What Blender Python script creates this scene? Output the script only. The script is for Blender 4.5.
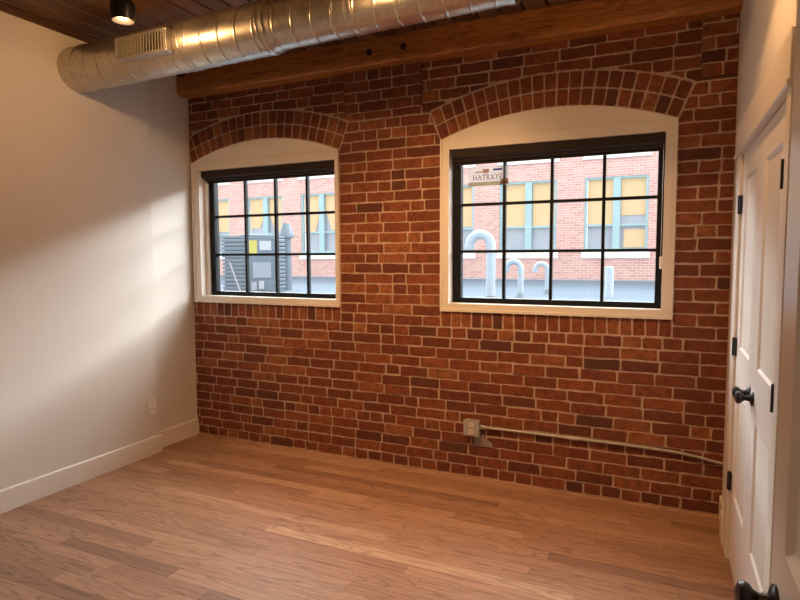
import bpy, bmesh, math, random
from mathutils import Vector, Matrix

sc = bpy.context.scene
for o in list(bpy.data.objects):
    bpy.data.objects.remove(o)
C = sc.collection
PI = math.pi

# ------------------------------------------------------------------ camera, light, exposure
cam_d = bpy.data.cameras.new('camera')
cam = bpy.data.objects.new('camera', cam_d)
C.objects.link(cam)
cam_d.sensor_width = 36.0
cam_d.lens = 26.044
cam_d.clip_start = 0.02
cam_d.clip_end = 300
_R = Vector((0.90945239, 0.41579323, -0.00351338))
_U = Vector((-0.027136, 0.0677811, 0.9973311))
_F = Vector((-0.41492166, 0.90692983, -0.07292662))
_m = Matrix.Identity(4)
for i in range(3):
    _m[i][0], _m[i][1], _m[i][2] = _R[i], _U[i], -_F[i]
_m[0][3], _m[1][3], _m[2][3] = 3.7101, -3.8165, 1.5435
cam.matrix_world = _m
sc.camera = cam

SKY = 5.0           # strength of the overcast evening sky
GLOW = 36.0            # sky band low over the roof opposite, shaped to light the left wall
LAMP_W = 70.0        # watts of one track lamp
SPILL_W = 10.0         # light a lamp head throws sideways
HALL_W = 8.0        # watts of the fill light added in the unseen hall
WARM = (1.0, 0.54, 0.22)
sc.view_settings.view_transform = 'Standard'
sc.view_settings.look = 'None'
sc.view_settings.gamma = 1.0
sc.view_settings.exposure = 0.0
sc.view_settings.use_curve_mapping = False

world = bpy.data.worlds.new('world')
sc.world = world
world.use_nodes = True
wn = world.node_tree.nodes
wl = world.node_tree.links
wn.clear()
w_out = wn.new('ShaderNodeOutputWorld')
w_bg = wn.new('ShaderNodeBackground')
w_tc = wn.new('ShaderNodeTexCoord')
w_sep = wn.new('ShaderNodeSeparateXYZ')
w_mr = wn.new('ShaderNodeMapRange')
w_ramp = wn.new('ShaderNodeValToRGB')
wl.new(w_tc.outputs['Generated'], w_sep.inputs[0])
wl.new(w_sep.outputs['Y'], w_mr.inputs['Value'])
w_mr.inputs['From Min'].default_value = -1.0
w_mr.inputs['From Max'].default_value = 1.0
wl.new(w_mr.outputs[0], w_ramp.inputs[0])
w_ramp.color_ramp.elements[0].position = 0.47
w_ramp.color_ramp.elements[0].color = (0.52, 0.525, 0.54, 1)
w_ramp.color_ramp.elements[1].position = 0.60
w_ramp.color_ramp.elements[1].color = (0.88, 0.97, 1.0, 1)
wl.new(w_ramp.outputs[0], w_bg.inputs['Color'])
w_bg.inputs['Strength'].default_value = SKY
# bright sky band above the neighbouring roof, shaped for the left wall's light patch
w_ymax = wn.new('ShaderNodeMath'); w_ymax.operation = 'MAXIMUM'; w_ymax.inputs[1].default_value = 0.02
w_div = wn.new('ShaderNodeMath'); w_div.operation = 'DIVIDE'
w_str = wn.new('ShaderNodeValToRGB')
w_bg2 = wn.new('ShaderNodeBackground')
w_add = wn.new('ShaderNodeAddShader')
w_gl = wn.new('ShaderNodeMath'); w_gl.operation = 'MULTIPLY'; w_gl.inputs[1].default_value = GLOW
wl.new(w_sep.outputs['Y'], w_ymax.inputs[0])
wl.new(w_sep.outputs['Z'], w_div.inputs[0])
wl.new(w_ymax.outputs[0], w_div.inputs[1])
w_hf = wn.new('ShaderNodeMath'); w_hf.operation = 'MULTIPLY'; w_hf.inputs[1].default_value = 0.5
wl.new(w_div.outputs[0], w_hf.inputs[0])
wl.new(w_hf.outputs[0], w_str.inputs[0])
_cr = w_str.color_ramp
_cr.elements[0].position, _cr.elements[0].color = 0.17, (0, 0, 0, 1)
_cr.elements[1].position, _cr.elements[1].color = 0.20, (1, 1, 1, 1)
for _p, _c in ((0.235, 0.9), (0.29, 0.36), (0.70, 0.26), (0.95, 0.0)):
    _e = _cr.elements.new(_p); _e.color = (_c, _c, _c, 1)
wl.new(w_str.outputs[0], w_gl.inputs[0])
w_bg2.inputs['Color'].default_value = (0.93, 0.98, 1.0, 1)
wl.new(w_gl.outputs[0], w_bg2.inputs['Strength'])
wl.new(w_bg.outputs[0], w_add.inputs[0])
wl.new(w_bg2.outputs[0], w_add.inputs[1])
wl.new(w_add.outputs[0], w_out.inputs['Surface'])

def portal(name, x0, x1, z0, z1):
    ld = bpy.data.lights.new(name, 'AREA')
    ld.shape = 'RECTANGLE'
    ld.size = x1 - x0
    ld.size_y = z1 - z0
    ld.cycles.is_portal = True
    lo = bpy.data.objects.new(name, ld)
    C.objects.link(lo)
    lo.location = ((x0 + x1) / 2, 0.22, (z0 + z1) / 2)
    lo.rotation_euler = (-PI / 2, 0, 0)
    return lo
portal('sky_portal', 0.1, 1.44, 1.22, 2.27)
portal('sky_portal', 2.34, 3.70, 1.22, 2.27)

# ------------------------------------------------------------------ materials
def mat(name, col=(0.8, 0.8, 0.8), rough=0.5, metal=0.0, spec=0.5):
    m = bpy.data.materials.new(name)
    m.use_nodes = True
    b = m.node_tree.nodes['Principled BSDF']
    b.inputs['Base Color'].default_value = (*col, 1)
    b.inputs['Roughness'].default_value = rough
    b.inputs['Metallic'].default_value = metal
    b.inputs['Specular IOR Level'].default_value = spec
    return m

class NT:
    """small helper around a material's node tree"""
    def __init__(s, m):
        s.m, s.n, s.l = m, m.node_tree.nodes, m.node_tree.links
        s.b = s.n['Principled BSDF']
    def add(s, t, **kw):
        n = s.n.new(t)
        for k, v in kw.items():
            setattr(n, k, v)
        return n
    def link(s, a, b):
        s.l.new(a, b)
    def ramp(s, fac, stops, interp='LINEAR'):
        r = s.add('ShaderNodeValToRGB')
        cr = r.color_ramp
        cr.interpolation = interp
        while len(cr.elements) < len(stops):
            cr.elements.new(0.5)
        for e, (p, c) in zip(cr.elements, stops):
            e.position = p
            e.color = (*c, 1) if len(c) == 3 else c
        s.link(fac, r.inputs[0])
        return r.outputs[0]
    def mix(s, fac, a, b, mode='MIX'):
        x = s.add('ShaderNodeMix', data_type='RGBA', blend_type=mode)
        for sock, v in ((x.inputs[0], fac), (x.inputs[6], a), (x.inputs[7], b)):
            if hasattr(v, 'links'):
                s.link(v, sock)
            elif isinstance(v, (int, float)):
                sock.default_value = v
            else:
                sock.default_value = (*v, 1)
        return x.outputs[2]
    def noise(s, vec, scale, detail=3, rough=0.55, dist=0.0):
        n = s.add('ShaderNodeTexNoise')
        n.inputs['Scale'].default_value = scale
        n.inputs['Detail'].default_value = detail
        n.inputs['Roughness'].default_value = rough
        n.inputs['Distortion'].default_value = dist
        if vec is not None:
            s.link(vec, n.inputs['Vector'])
        return n
    def obj(s):
        return s.add('ShaderNodeTexCoord').outputs['Object']
    def mapping(s, vec, scale=(1, 1, 1), loc=None):
        mp = s.add('ShaderNodeMapping')
        mp.inputs['Scale'].default_value = scale
        s.link(vec, mp.inputs['Vector'])
        if loc is not None:
            s.link(loc, mp.inputs['Location'])
        return mp.outputs[0]
    def bump(s, h, strength=0.2, dist=0.01):
        b = s.add('ShaderNodeBump')
        b.inputs['Strength'].default_value = strength
        b.inputs['Distance'].default_value = dist
        s.link(h, b.inputs['Height'])
        s.link(b.outputs[0], s.b.inputs['Normal'])
    def island(s):
        return s.add('ShaderNodeNewGeometry').outputs['Random Per Island']
    def vec_from(s, v, k=37.0):
        c = s.add('ShaderNodeCombineXYZ')
        for i, kk in enumerate((k, k * 1.7, k * 0.6)):
            q = s.add('ShaderNodeMath', operation='MULTIPLY')
            q.inputs[1].default_value = kk
            s.link(v, q.inputs[0])
            s.link(q.outputs[0], c.inputs[i])
        return c.outputs[0]

def paint(name, col, rough=0.5, amount=0.03):
    m = mat(name, col, rough)
    t = NT(m)
    n = t.noise(t.obj(), 2.5, 4)
    d = tuple(max(0, c * (1 - amount)) for c in col)
    t.link(t.ramp(n.outputs['Fac'], [(0.3, d), (0.7, col)]), t.b.inputs['Base Color'])
    n2 = t.noise(t.obj(), 180, 2)
    t.bump(n2.outputs['Fac'], 0.04, 0.002)
    return m

M = {}
M['wall'] = paint('wall_paint', (0.70, 0.650, 0.585), 0.55)
M['backpaint'] = paint('low_bounce_paint', (0.24, 0.215, 0.19), 0.6)  # unseen walls made dark to cut bounced light in the room
M['trim'] = paint('trim_paint', (0.77, 0.70, 0.62), 0.32, 0.02)
M['door'] = paint('door_paint', (0.83, 0.79, 0.75), 0.30, 0.02)
M['winwhite'] = paint('window_white', (0.77, 0.71, 0.63), 0.4, 0.02)
M['black'] = mat('black_metal', (0.012, 0.012, 0.013), 0.35)
M['frame'] = mat('black_window_frame', (0.008, 0.009, 0.010), 0.45, 0, 0.15)
M['plate'] = mat('white_plastic', (0.80, 0.77, 0.72), 0.35)
M['slot'] = mat('dark_slot', (0.02, 0.02, 0.02), 0.6)
M['shade'] = mat('brown_shade', (0.035, 0.024, 0.020), 0.7, 0, 0.2)
M['steel'] = mat('grey_steel', (0.46, 0.44, 0.41), 0.45, 0.35)
M['cream'] = mat('cream_plastic', (0.78, 0.66, 0.48), 0.4)

def brick_mat():
    m = mat('brick', (0.3, 0.1, 0.05), 0.85, 0, 0.25)
    t = NT(m)
    r = t.island()
    base = t.ramp(r, [(0.0, (0.105, 0.040, 0.027)), (0.05, (0.15, 0.045, 0.025)), (0.35, (0.215, 0.059, 0.027)),
                      (0.6, (0.245, 0.068, 0.030)), (0.85, (0.295, 0.089, 0.036)), (1.0, (0.38, 0.142, 0.054))])
    v = t.mapping(t.obj(), (1, 1, 1), t.vec_from(r))
    n1 = t.noise(v, 26, 5, 0.65)
    c = t.mix(t.ramp(n1.outputs['Fac'], [(0.38, (0, 0, 0)), (0.62, (1, 1, 1))]), base,
              t.mix(0.62, base, (0.085, 0.030, 0.02)))
    n2 = t.noise(v, 130, 3, 0.6)
    c = t.mix(t.ramp(n2.outputs['Fac'], [(0.58, (0, 0, 0)), (0.74, (0.5, 0.5, 0.5))]), c, (0.40, 0.18, 0.10))
    n3 = t.noise(t.obj(), 34, 4, 0.7)
    c = t.mix(t.ramp(n3.outputs['Fac'], [(0.70, (0, 0, 0)), (0.76, (0.6, 0.6, 0.6))]), c, (0.50, 0.38, 0.30))
    t.link(c, t.b.inputs['Base Color'])
    t.bump(n2.outputs['Fac'], 0.5, 0.004)
    return m
M['brick'] = brick_mat()

def mortar_mat():
    m = mat('mortar', (0.4, 0.3, 0.22), 0.95, 0, 0.2)
    t = NT(m)
    n = t.noise(t.obj(), 30, 6, 0.7)
    t.link(t.ramp(n.outputs['Fac'], [(0.3, (0.38, 0.26, 0.185)), (0.5, (0.50, 0.36, 0.265)), (0.75, (0.60, 0.45, 0.345))]),
           t.b.inputs['Base Color'])
    t.bump(n.outputs['Fac'], 0.6, 0.006)
    return m
M['mortar'] = mortar_mat()

def wood_mat(name, stops, axis, rough, stretch=22.0, grain=0.5, spec=0.5, bump=0.1, figure=0.0):
    """plank wood; axis is the grain direction, tone varies from board to board"""
    m = mat(name, stops[0][1], rough, 0, spec)
    t = NT(m)
    r = t.island()
    base = t.ramp(r, stops)
    s = [stretch] * 3
    s[axis] = 1.0
    v = t.mapping(t.obj(), tuple(s), t.vec_from(r, 53))
    n1 = t.noise(v, 2.4, 5, 0.6, 1.2)
    n2 = t.noise(v, 9.0, 4, 0.6, 0.4)
    g = t.ramp(n1.outputs['Fac'], [(0.36, (1 - grain,) * 3), (0.50, (1, 1, 1)), (0.57, (1 - grain * 0.45,) * 3), (0.66, (1.0,) * 3)])
    c = t.mix(1.0, base, g, 'MULTIPLY')
    g2 = t.ramp(n2.outputs['Fac'], [(0.35, (0.80, 0.78, 0.76)), (0.6, (1, 1, 1))])
    c = t.mix(0.8, c, g2, 'MULTIPLY')
    if figure:                          # cathedral grain: contour lines of a stretched noise
        s3 = [9.0] * 3
        s3[axis] = 0.9
        n3 = t.noise(t.mapping(t.obj(), tuple(s3), t.vec_from(r, 71)), 1.0, 1, 0.4)
        mu = t.add('ShaderNodeMath', operation='MULTIPLY')
        mu.inputs[1].default_value = 26.0
        t.link(n3.outputs['Fac'], mu.inputs[0])
        fr = t.add('ShaderNodeMath', operation='PINGPONG')
        fr.inputs[1].default_value = 1.0
        t.link(mu.outputs[0], fr.inputs[0])
        g3 = t.ramp(fr.outputs[0], [(0.0, (1 - figure, 1 - figure * 1.1, 1 - figure * 1.2)), (0.35, (1, 1, 1)), (1.0, (1, 1, 1))])
        c = t.mix(1.0, c, g3, 'MULTIPLY')
    t.link(c, t.b.inputs['Base Color'])
    t.bump(n2.outputs['Fac'], bump, 0.001)
    return m
M['floor'] = wood_mat('oak_floor', [(0.0, (0.31, 0.165, 0.103)), (0.15, (0.41, 0.222, 0.135)), (0.5, (0.46, 0.255, 0.155)),
                                     (0.9, (0.51, 0.290, 0.178)), (1.0, (0.62, 0.39, 0.245))], 0, 0.5, 13, 0.30, 0.3, 0.05, 0.30)
M['floorgap'] = mat('floor_gap', (0.10, 0.055, 0.03), 0.8)
M['ceil'] = wood_mat('ceiling_boards', [(0.0, (0.075, 0.034, 0.017)), (0.5, (0.12, 0.056, 0.027)), (1.0, (0.18, 0.085, 0.04))], 1, 0.5, 14, 0.45)
M['ceilgap'] = mat('ceiling_gap', (0.01, 0.007, 0.005), 0.9)

def beam_mat():
    m = mat('beam_wood', (0.3, 0.14, 0.05), 0.42, 0, 0.4)
    t = NT(m)
    v = t.mapping(t.obj(), (1.0, 11, 11))
    n1 = t.noise(v, 2.0, 6, 0.62, 1.6)
    n2 = t.noise(t.mapping(t.obj(), (3, 60, 60)), 2.0, 4, 0.6)
    c = t.ramp(n1.outputs['Fac'], [(0.30, (0.15, 0.048, 0.012)), (0.45, (0.36, 0.128, 0.030)), (0.55, (0.50, 0.20, 0.048)),
                                   (0.62, (0.28, 0.095, 0.022)), (0.72, (0.56, 0.24, 0.062))])
    c = t.mix(0.6, c, t.ramp(n2.outputs['Fac'], [(0.35, (0.6, 0.56, 0.5)), (0.6, (1, 1, 1))]), 'MULTIPLY')
    t.link(c, t.b.inputs['Base Color'])
    t.bump(n1.outputs['Fac'], 0.3, 0.006)
    return m
M['beam'] = beam_mat()
M['bolt'] = mat('rusted_bolt', (0.03, 0.018, 0.012), 0.7, 0.3)

def galv():
    m = mat('galvanised_steel', (0.62, 0.60, 0.57), 0.30, 0.95)
    t = NT(m)
    vo = t.add('ShaderNodeTexVoronoi')
    vo.inputs['Scale'].default_value = 70
    t.link(t.obj(), vo.inputs['Vector'])
    t.link(t.mix(t.ramp(vo.outputs['Color'], [(0.2, (0, 0, 0)), (0.8, (1, 1, 1))]), (0.50, 0.465, 0.41), (0.60, 0.565, 0.51)),
           t.b.inputs['Base Color'])
    n = t.noise(t.obj(), 7, 4)
    t.link(t.ramp(n.outputs['Fac'], [(0.3, (0.27,) * 3), (0.7, (0.42,) * 3)]), t.b.inputs['Roughness'])
    return m
M['galv'] = galv()

def emit(name, col, strength):
    m = mat(name, (0, 0, 0), 0.5)
    b = m.node_tree.nodes['Principled BSDF']
    b.inputs['Emission Color'].default_value = (*col, 1)
    b.inputs['Emission Strength'].default_value = strength
    return m
M['lens'] = emit('lit_lamp_lens', (1.0, 0.72, 0.40), 3.0)

def glass_mat(name, haze=0.0, tint=(1, 1, 1)):
    m = bpy.data.materials.new(name)
    m.use_nodes = True
    n, l = m.node_tree.nodes, m.node_tree.links
    n.clear()
    out = n.new('ShaderNodeOutputMaterial')
    tr = n.new('ShaderNodeBsdfTransparent')
    tr.inputs[0].default_value = (*tint, 1)
    gl = n.new('ShaderNodeBsdfGlossy')
    gl.inputs['Roughness'].default_value = 0.02
    fr = n.new('ShaderNodeFresnel')
    fr.inputs[0].default_value = 1.45
    mx = n.new('ShaderNodeMixShader')
    l.new(fr.outputs[0], mx.inputs[0])
    l.new(tr.outputs[0], mx.inputs[1])
    l.new(gl.outputs[0], mx.inputs[2])
    last = mx
    if haze:
        tl = n.new('ShaderNodeBsdfTranslucent')
        tl.inputs[0].default_value = (0.9, 0.95, 1.0, 1)
        m2 = n.new('ShaderNodeMixShader')
        m2.inputs[0].default_value = haze
        l.new(mx.outputs[0], m2.inputs[1])
        l.new(tl.outputs[0], m2.inputs[2])
        last = m2
    l.new(last.outputs[0], out.inputs[0])
    return m
M['glass'] = glass_mat('window_glass', 0.014)

# ------------------------------------------------------------------ mesh helpers
class MB:
    def __init__(s):
        s.v, s.f, s.mi, s.cur = [], [], [], 0
        s.smooth = False
    def vert(s, p):
        s.v.append(tuple(p))
        return len(s.v) - 1
    def face(s, ids, mi=None):
        s.f.append(tuple(ids))
        s.mi.append(s.cur if mi is None else mi)
    def box(s, x0, x1, y0, y1, z0, z1, mi=None):
        i = len(s.v)
        for z in (z0, z1):
            for x, y in ((x0, y0), (x1, y0), (x1, y1), (x0, y1)):
                s.v.append((x, y, z))
        for q in ((0, 3, 2, 1), (4, 5, 6, 7), (0, 1, 5, 4), (1, 2, 6, 5), (2, 3, 7, 6), (3, 0, 4, 7)):
            s.face([i + k for k in q], mi)
        return s
    def prism(s, pts, axis, a, b, mi=None):
        """pts: 2D outline, extruded along axis (0,1,2) from a to b"""
        def P(u, w, t):
            return {0: (t, u, w), 1: (u, t, w), 2: (u, w, t)}[axis]
        n = len(pts)
        i = len(s.v)
        for t in (a, b):
            for u, w in pts:
                s.v.append(P(u, w, t))
        s.face(list(range(i, i + n))[::-1], mi)
        s.face(list(range(i + n, i + 2 * n)), mi)
        for k in range(n):
            k2 = (k + 1) % n
            s.face((i + k, i + k2, i + n + k2, i + n + k), mi)
        return s
    def ring(s, c, u, w, r, n):
        return [s.vert(Vector(c) + u * (r * math.cos(2 * PI * k / n)) + w * (r * math.sin(2 * PI * k / n))) for k in range(n)]
    def tube(s, path, r, n=12, cap=True, mi=None):
        path = [Vector(p) for p in path]
        rs = r if isinstance(r, (list, tuple)) else [r] * len(path)
        prev, first = None, None
        u = None
        for k, p in enumerate(path):
            t = (path[min(k + 1, len(path) - 1)] - path[max(k - 1, 0)]).normalized()
            if u is None:
                a = Vector((0, 0, 1)) if abs(t.z) < 0.9 else Vector((1, 0, 0))
                u = t.cross(a).normalized()
            u = (u - t * u.dot(t)).normalized()
            w = t.cross(u)
            rg = s.ring(p, u, w, rs[k], n)
            if prev:
                for q in range(n):
                    q2 = (q + 1) % n
                    s.face((prev[q], prev[q2], rg[q2], rg[q]), mi)
            else:
                first = rg
            prev = rg
        if cap:
            s.face(first[::-1], mi)
            s.face(prev, mi)
        return s
    def lathe(s, c, axis, prof, n=24, mi=None):
        """prof: (distance along axis, radius)"""
        ax = Vector(axis).normalized()
        a = Vector((0, 0, 1)) if abs(ax.z) < 0.9 else Vector((1, 0, 0))
        u = ax.cross(a).normalized()
        w = ax.cross(u)
        prev = None
        first = None
        for d, r in prof:
            rg = s.ring(Vector(c) + ax * d, u, w, max(r, 1e-4), n)
            if prev:
                for q in range(n):
                    q2 = (q + 1) % n
                    s.face((prev[q], prev[q2], rg[q2], rg[q]), mi)
            else:
                first = rg
            prev = rg
        s.face(first[::-1], mi)
        s.face(prev, mi)
        return s
    def build(s, name, mats, parent=None, bevel=0.0, smooth=False, segs=2):
        me = bpy.data.meshes.new(name)
        me.from_pydata(s.v, [], s.f)
        if not isinstance(mats, (list, tuple)):
            mats = [mats]
        for m in mats:
            me.materials.append(m)
        for p, i in zip(me.polygons, s.mi):
            p.material_index = i
        bm = bmesh.new()
        bm.from_mesh(me)
        bmesh.ops.recalc_face_normals(bm, faces=bm.faces)
        bm.to_mesh(me)
        bm.free()
        if smooth:
            for p in me.polygons:
                p.use_smooth = True
            try:
                me.set_sharp_from_angle(angle=math.radians(35))
            except Exception:
                pass
        o = bpy.data.objects.new(name, me)
        C.objects.link(o)
        if parent:
            o.parent = parent
            o.matrix_parent_inverse = Matrix.Translation(-parent.location) if parent.type == 'EMPTY' else Matrix.Identity(4)
        if bevel:
            b = o.modifiers.new('bevel', 'BEVEL')
            b.width = bevel
            b.segments = segs
            b.limit_method = 'ANGLE'
        return o

def tag(o, label=None, cat=None, group=None, kind=None):
    if label: o['label'] = label
    if cat: o['category'] = cat
    if group: o['group'] = group
    if kind: o['kind'] = kind
    return o
def empty(name, loc=(0, 0, 0)):
    o = bpy.data.objects.new(name, None)
    o.empty_display_size = 0.1
    C.objects.link(o)
    o.location = loc
    return o
def struct(name, mb, m, parent=None, **kw):
    o = mb.build(name, m, parent, **kw)
    if parent is None:
        o['kind'] = 'structure'
    return o

# ------------------------------------------------------------------ room measures
W = 4.052                 # length of the brick wall
LX = 0.066                # face of the furred-out left wall
BACK = -3.40
CEIL = 3.06
T = 0.16                  # wall thickness at the windows
WIN = [dict(x0=0.022, x1=1.468, il=0.098, ir=1.430, gl=0.185, gr=1.425, v=(0.505, 0.812, 1.118)),
       dict(x0=2.280, x1=3.758, il=2.342, ir=3.694, gl=2.402, gr=3.656, v=(2.706, 3.022, 3.346))]
ZB, ZS = 1.172, 2.350     # bottom of the casing, spring line of the arch
IZ0, IZ1 = 1.226, 2.280   # clear opening inside the casing
RISE = 0.142
for w in WIN:
    c = (w['x1'] - w['x0']) / 2
    w['R'] = (c * c + RISE * RISE) / (2 * RISE)
    w['cx'] = (w['x0'] + w['x1']) / 2
    w['cz'] = ZS + RISE - w['R']
    w['a'] = math.asin(c / w['R'])
RING = 0.212

# ------------------------------------------------------------------ floor
rng = random.Random(5)
mb = MB()
mb.box(-0.2, W + 0.2, -6.0, 0.0, -0.06, -0.0022, 1)
PW = 0.083
y = 0.0
while y > -6.0:
    x = -0.1 - rng.random() * 0.9
    while x < W + 0.1:
        ln = rng.choice((0.45, 0.6, 0.8, 1.0, 1.2, 1.4, 1.7))
        a, b = max(x, -0.1), min(x + ln, W + 0.1)
        if b - a > 0.02:
            g = 0.0006
            q = [mb.vert(p) for p in ((a + g, y - PW + g, 0), (b - g, y - PW + g, 0), (b - g, y - g, 0), (a + g, y - g, 0))]
            mb.face(q, 0)
            q2 = [mb.vert((mb.v[k][0], mb.v[k][1], -0.002)) for k in q]
            for k in range(4):
                mb.face((q[k], q[(k + 1) % 4], q2[(k + 1) % 4], q2[k]), 0)
        x += ln
    y -= PW
struct('floor', mb, [M['floor'], M['floorgap']])

# ------------------------------------------------------------------ ceiling of dark boards running towards the windows
mb = MB()
mb.box(-0.2, W + 0.2, -6.0, 0.3, CEIL + 0.02, CEIL + 0.15, 1)
x = -0.02
BW = 0.145
while x < W:
    mb.prism([(x + 0.005, CEIL + 0.014), (x + 0.012, CEIL), (x + BW - 0.012, CEIL), (x + BW - 0.005, CEIL + 0.014), (x + BW - 0.005, CEIL + 0.03), (x + 0.005, CEIL + 0.03)],
             1, -6.0, 0.0, 0)
    x += BW
struct('ceiling', mb, [M['ceil'], M['ceilgap']])

# ------------------------------------------------------------------ brick wall
rng = random.Random(11)
BR = MB()
def slab(x0, x1, z0, z1, y0=0.0, y1=T):
    BR.box(x0, x1, y0, y1, z0, z1, 1)
hl = WIN[0]['il'] - 0.012, WIN[0]['ir'] + 0.012
hr = WIN[1]['il'] - 0.012, WIN[1]['ir'] + 0.012
hz0, hz1 = IZ0 - 0.012, IZ1 + 0.012
slab(-0.12, W + 0.12, -0.06, hz0)
slab(-0.12, W + 0.12, hz1, CEIL + 0.03)
slab(-0.12, hl[0], hz0, hz1)
slab(hl[1], hr[0], hz0, hz1)
slab(hr[1], W + 0.12, hz0, hz1)

def clip(poly, nx, nz, d):
    """keep nx*x + nz*z <= d"""
    out = []
    for i in range(len(poly)):
        a, b = poly[i], poly[(i + 1) % len(poly)]
        da, db = nx * a[0] + nz * a[1] - d, nx * b[0] + nz * b[1] - d
        if da <= 0:
            out.append(a)
        if (da < 0 < db) or (db < 0 < da):
            t = da / (da - db)
            out.append((a[0] + (b[0] - a[0]) * t, a[1] + (b[1] - a[1]) * t))
    return out
def area(p):
    return 0.5 * sum(p[i][0] * p[(i + 1) % len(p)][1] - p[(i + 1) % len(p)][0] * p[i][1] for i in range(len(p)))
def brick(poly, y=0.0, h=None, jit=0.0028):
    if area(poly) < 0.0006:
        return
    # round the corners
    out = []
    n = len(poly)
    for i in range(n):
        p0, p, p1 = poly[i - 1], poly[i], poly[(i + 1) % n]
        for q in (p0, p1):
            L = math.hypot(q[0] - p[0], q[1] - p[1])
            k = min(0.003 + rng.random() * 0.006, L * 0.3)
            if L > 1e-6:
                out.append((p[0] + (q[0] - p[0]) * k / L, p[1] + (q[1] - p[1]) * k / L))
            if q is p0 and L > 0.12:
                pass
    # extra points along long sides, jittered: hand-made edges
    fin = []
    n = len(out)
    for i in range(n):
        a, b = out[i], out[(i + 1) % n]
        L = math.hypot(b[0] - a[0], b[1] - a[1])
        k = max(1, int(L / 0.045))
        for j in range(k):
            t = j / k
            fin.append((a[0] + (b[0] - a[0]) * t + rng.uniform(-jit, jit), a[1] + (b[1] - a[1]) * t + rng.uniform(-jit, jit)))
    h = rng.uniform(0.002, 0.0055) if h is None else h
    cx = sum(p[0] for p in fin) / len(fin)
    cz = sum(p[1] for p in fin) / len(fin)
    tx, tz = rng.uniform(-0.012, 0.012), rng.uniform(-0.02, 0.02)
    def ring(ins, yy, tilt):
        ids = []
        for px, pz in fin:
            L = math.hypot(px - cx, pz - cz)
            k = max(0, 1 - ins / max(L, 1e-4))
            X, Z = cx + (px - cx) * k, cz + (pz - cz) * k
            ids.append(BR.vert((X, y - yy - (tilt and (tx * (X - cx) + tz * (Z - cz))), Z)))
        return ids
    r0, r1, r2 = ring(0, -0.004, 0), ring(0.0006, h - 0.0016, 0), ring(0.0028, h, 1)
    n = len(fin)
    for a, b in ((r0, r1), (r1, r2)):
        for i in range(n):
            j = (i + 1) % n
            BR.face((a[i], b[i], b[j], a[j]), 0)
    c = BR.vert((cx, y - h, cz))
    for i in range(n):
        BR.face((r2[i], c, r2[(i + 1) % n]), 0)

JT = 0.0098               # joint
CH = 0.0745               # course height
Z0 = 0.012
def arc_z(w, x, R):
    d = R * R - (x - w['cx']) ** 2
    return w['cz'] + math.sqrt(d) if d > 0 else -9
SOL0 = 1.057
def skew(w, side):
    s = math.sin(w['a']) * side
    c = math.cos(w['a'])
    return s, c           # radial direction at the springing
def lay(x0, x1, z0, z1, y=0.0):
    """one rectangular brick cell (joint included on all sides), cut by the arches"""
    j = JT / 2
    wob = rng.uniform(-0.0015, 0.0015)
    poly = [(x0 + j, z0 + j + wob), (x1 - j, z0 + j + wob), (x1 - j, z1 - j + wob), (x0 + j, z1 - j + wob)]
    for w in WIN:
        top_out = ZS + RING * math.cos(w['a'])
        mz = (z0 + z1) / 2
        if ZS - 0.02 < mz < top_out + 0.02:
            for side in (-1, 1):
                sx, sz = skew(w, side)
                ex = w['x1'] if side > 0 else w['x0']
                # line through (ex, ZS) along (sx, sz): keep the outer side
                nx, nz = (-sz, sx) if side > 0 else (sz, -sx)
                d = nx * ex + nz * ZS - JT * 0.6
                mx = (x0 + x1) / 2
                if (side > 0 and w['cx'] < mx < w['cx'] + 1.3) or (side < 0 and w['cx'] - 1.3 < mx < w['cx']):
                    if side > 0 and mx > w['cx'] or side < 0 and mx < w['cx']:
                        poly2 = clip(poly, nx, nz, d)
                        if z0 > top_out - 0.05 and False:
                            continue
                        # above the outer arc nothing is cut by the skewback
                        R = w['R'] + RING
                        if all(p[1] > arc_z(w, p[0], R) for p in poly) and mz > top_out:
                            poly2 = poly
                        poly = poly2
                        if len(poly) < 3:
                            return
        # outer arc of the upper ring
        R = w['R'] + RING + JT
        xe = math.sin(w['a']) * (w['R'] + RING)
        if abs((x0 + x1) / 2 - w['cx']) < xe + 0.12 and z1 > ZS:
            xs = [poly[0][0] + (poly[1][0] - poly[0][0]) * k / 10 for k in range(11)]
            zb = min(p[1] for p in poly)
            zt = max(p[1] for p in poly)
            if any(abs(X - w['cx']) < xe and arc_z(w, X, R) > zb for X in xs) and mz > top_out:
                pa = min(p[0] for p in poly)
                pb = max(p[0] for p in poly)
                xs = [pa + (pb - pa) * k / 12 for k in range(13)]
                bot = [(X, max(zb, arc_z(w, X, R) if abs(X - w['cx']) < xe else zb)) for X in xs]
                bot = [b for b in bot if b[1] < zt - 0.012]
                if len(bot) < 2:
                    return
                poly = bot + [(bot[-1][0], zt), (bot[0][0], zt)]
    if len(poly) >= 3:
        brick(poly, y)

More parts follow.
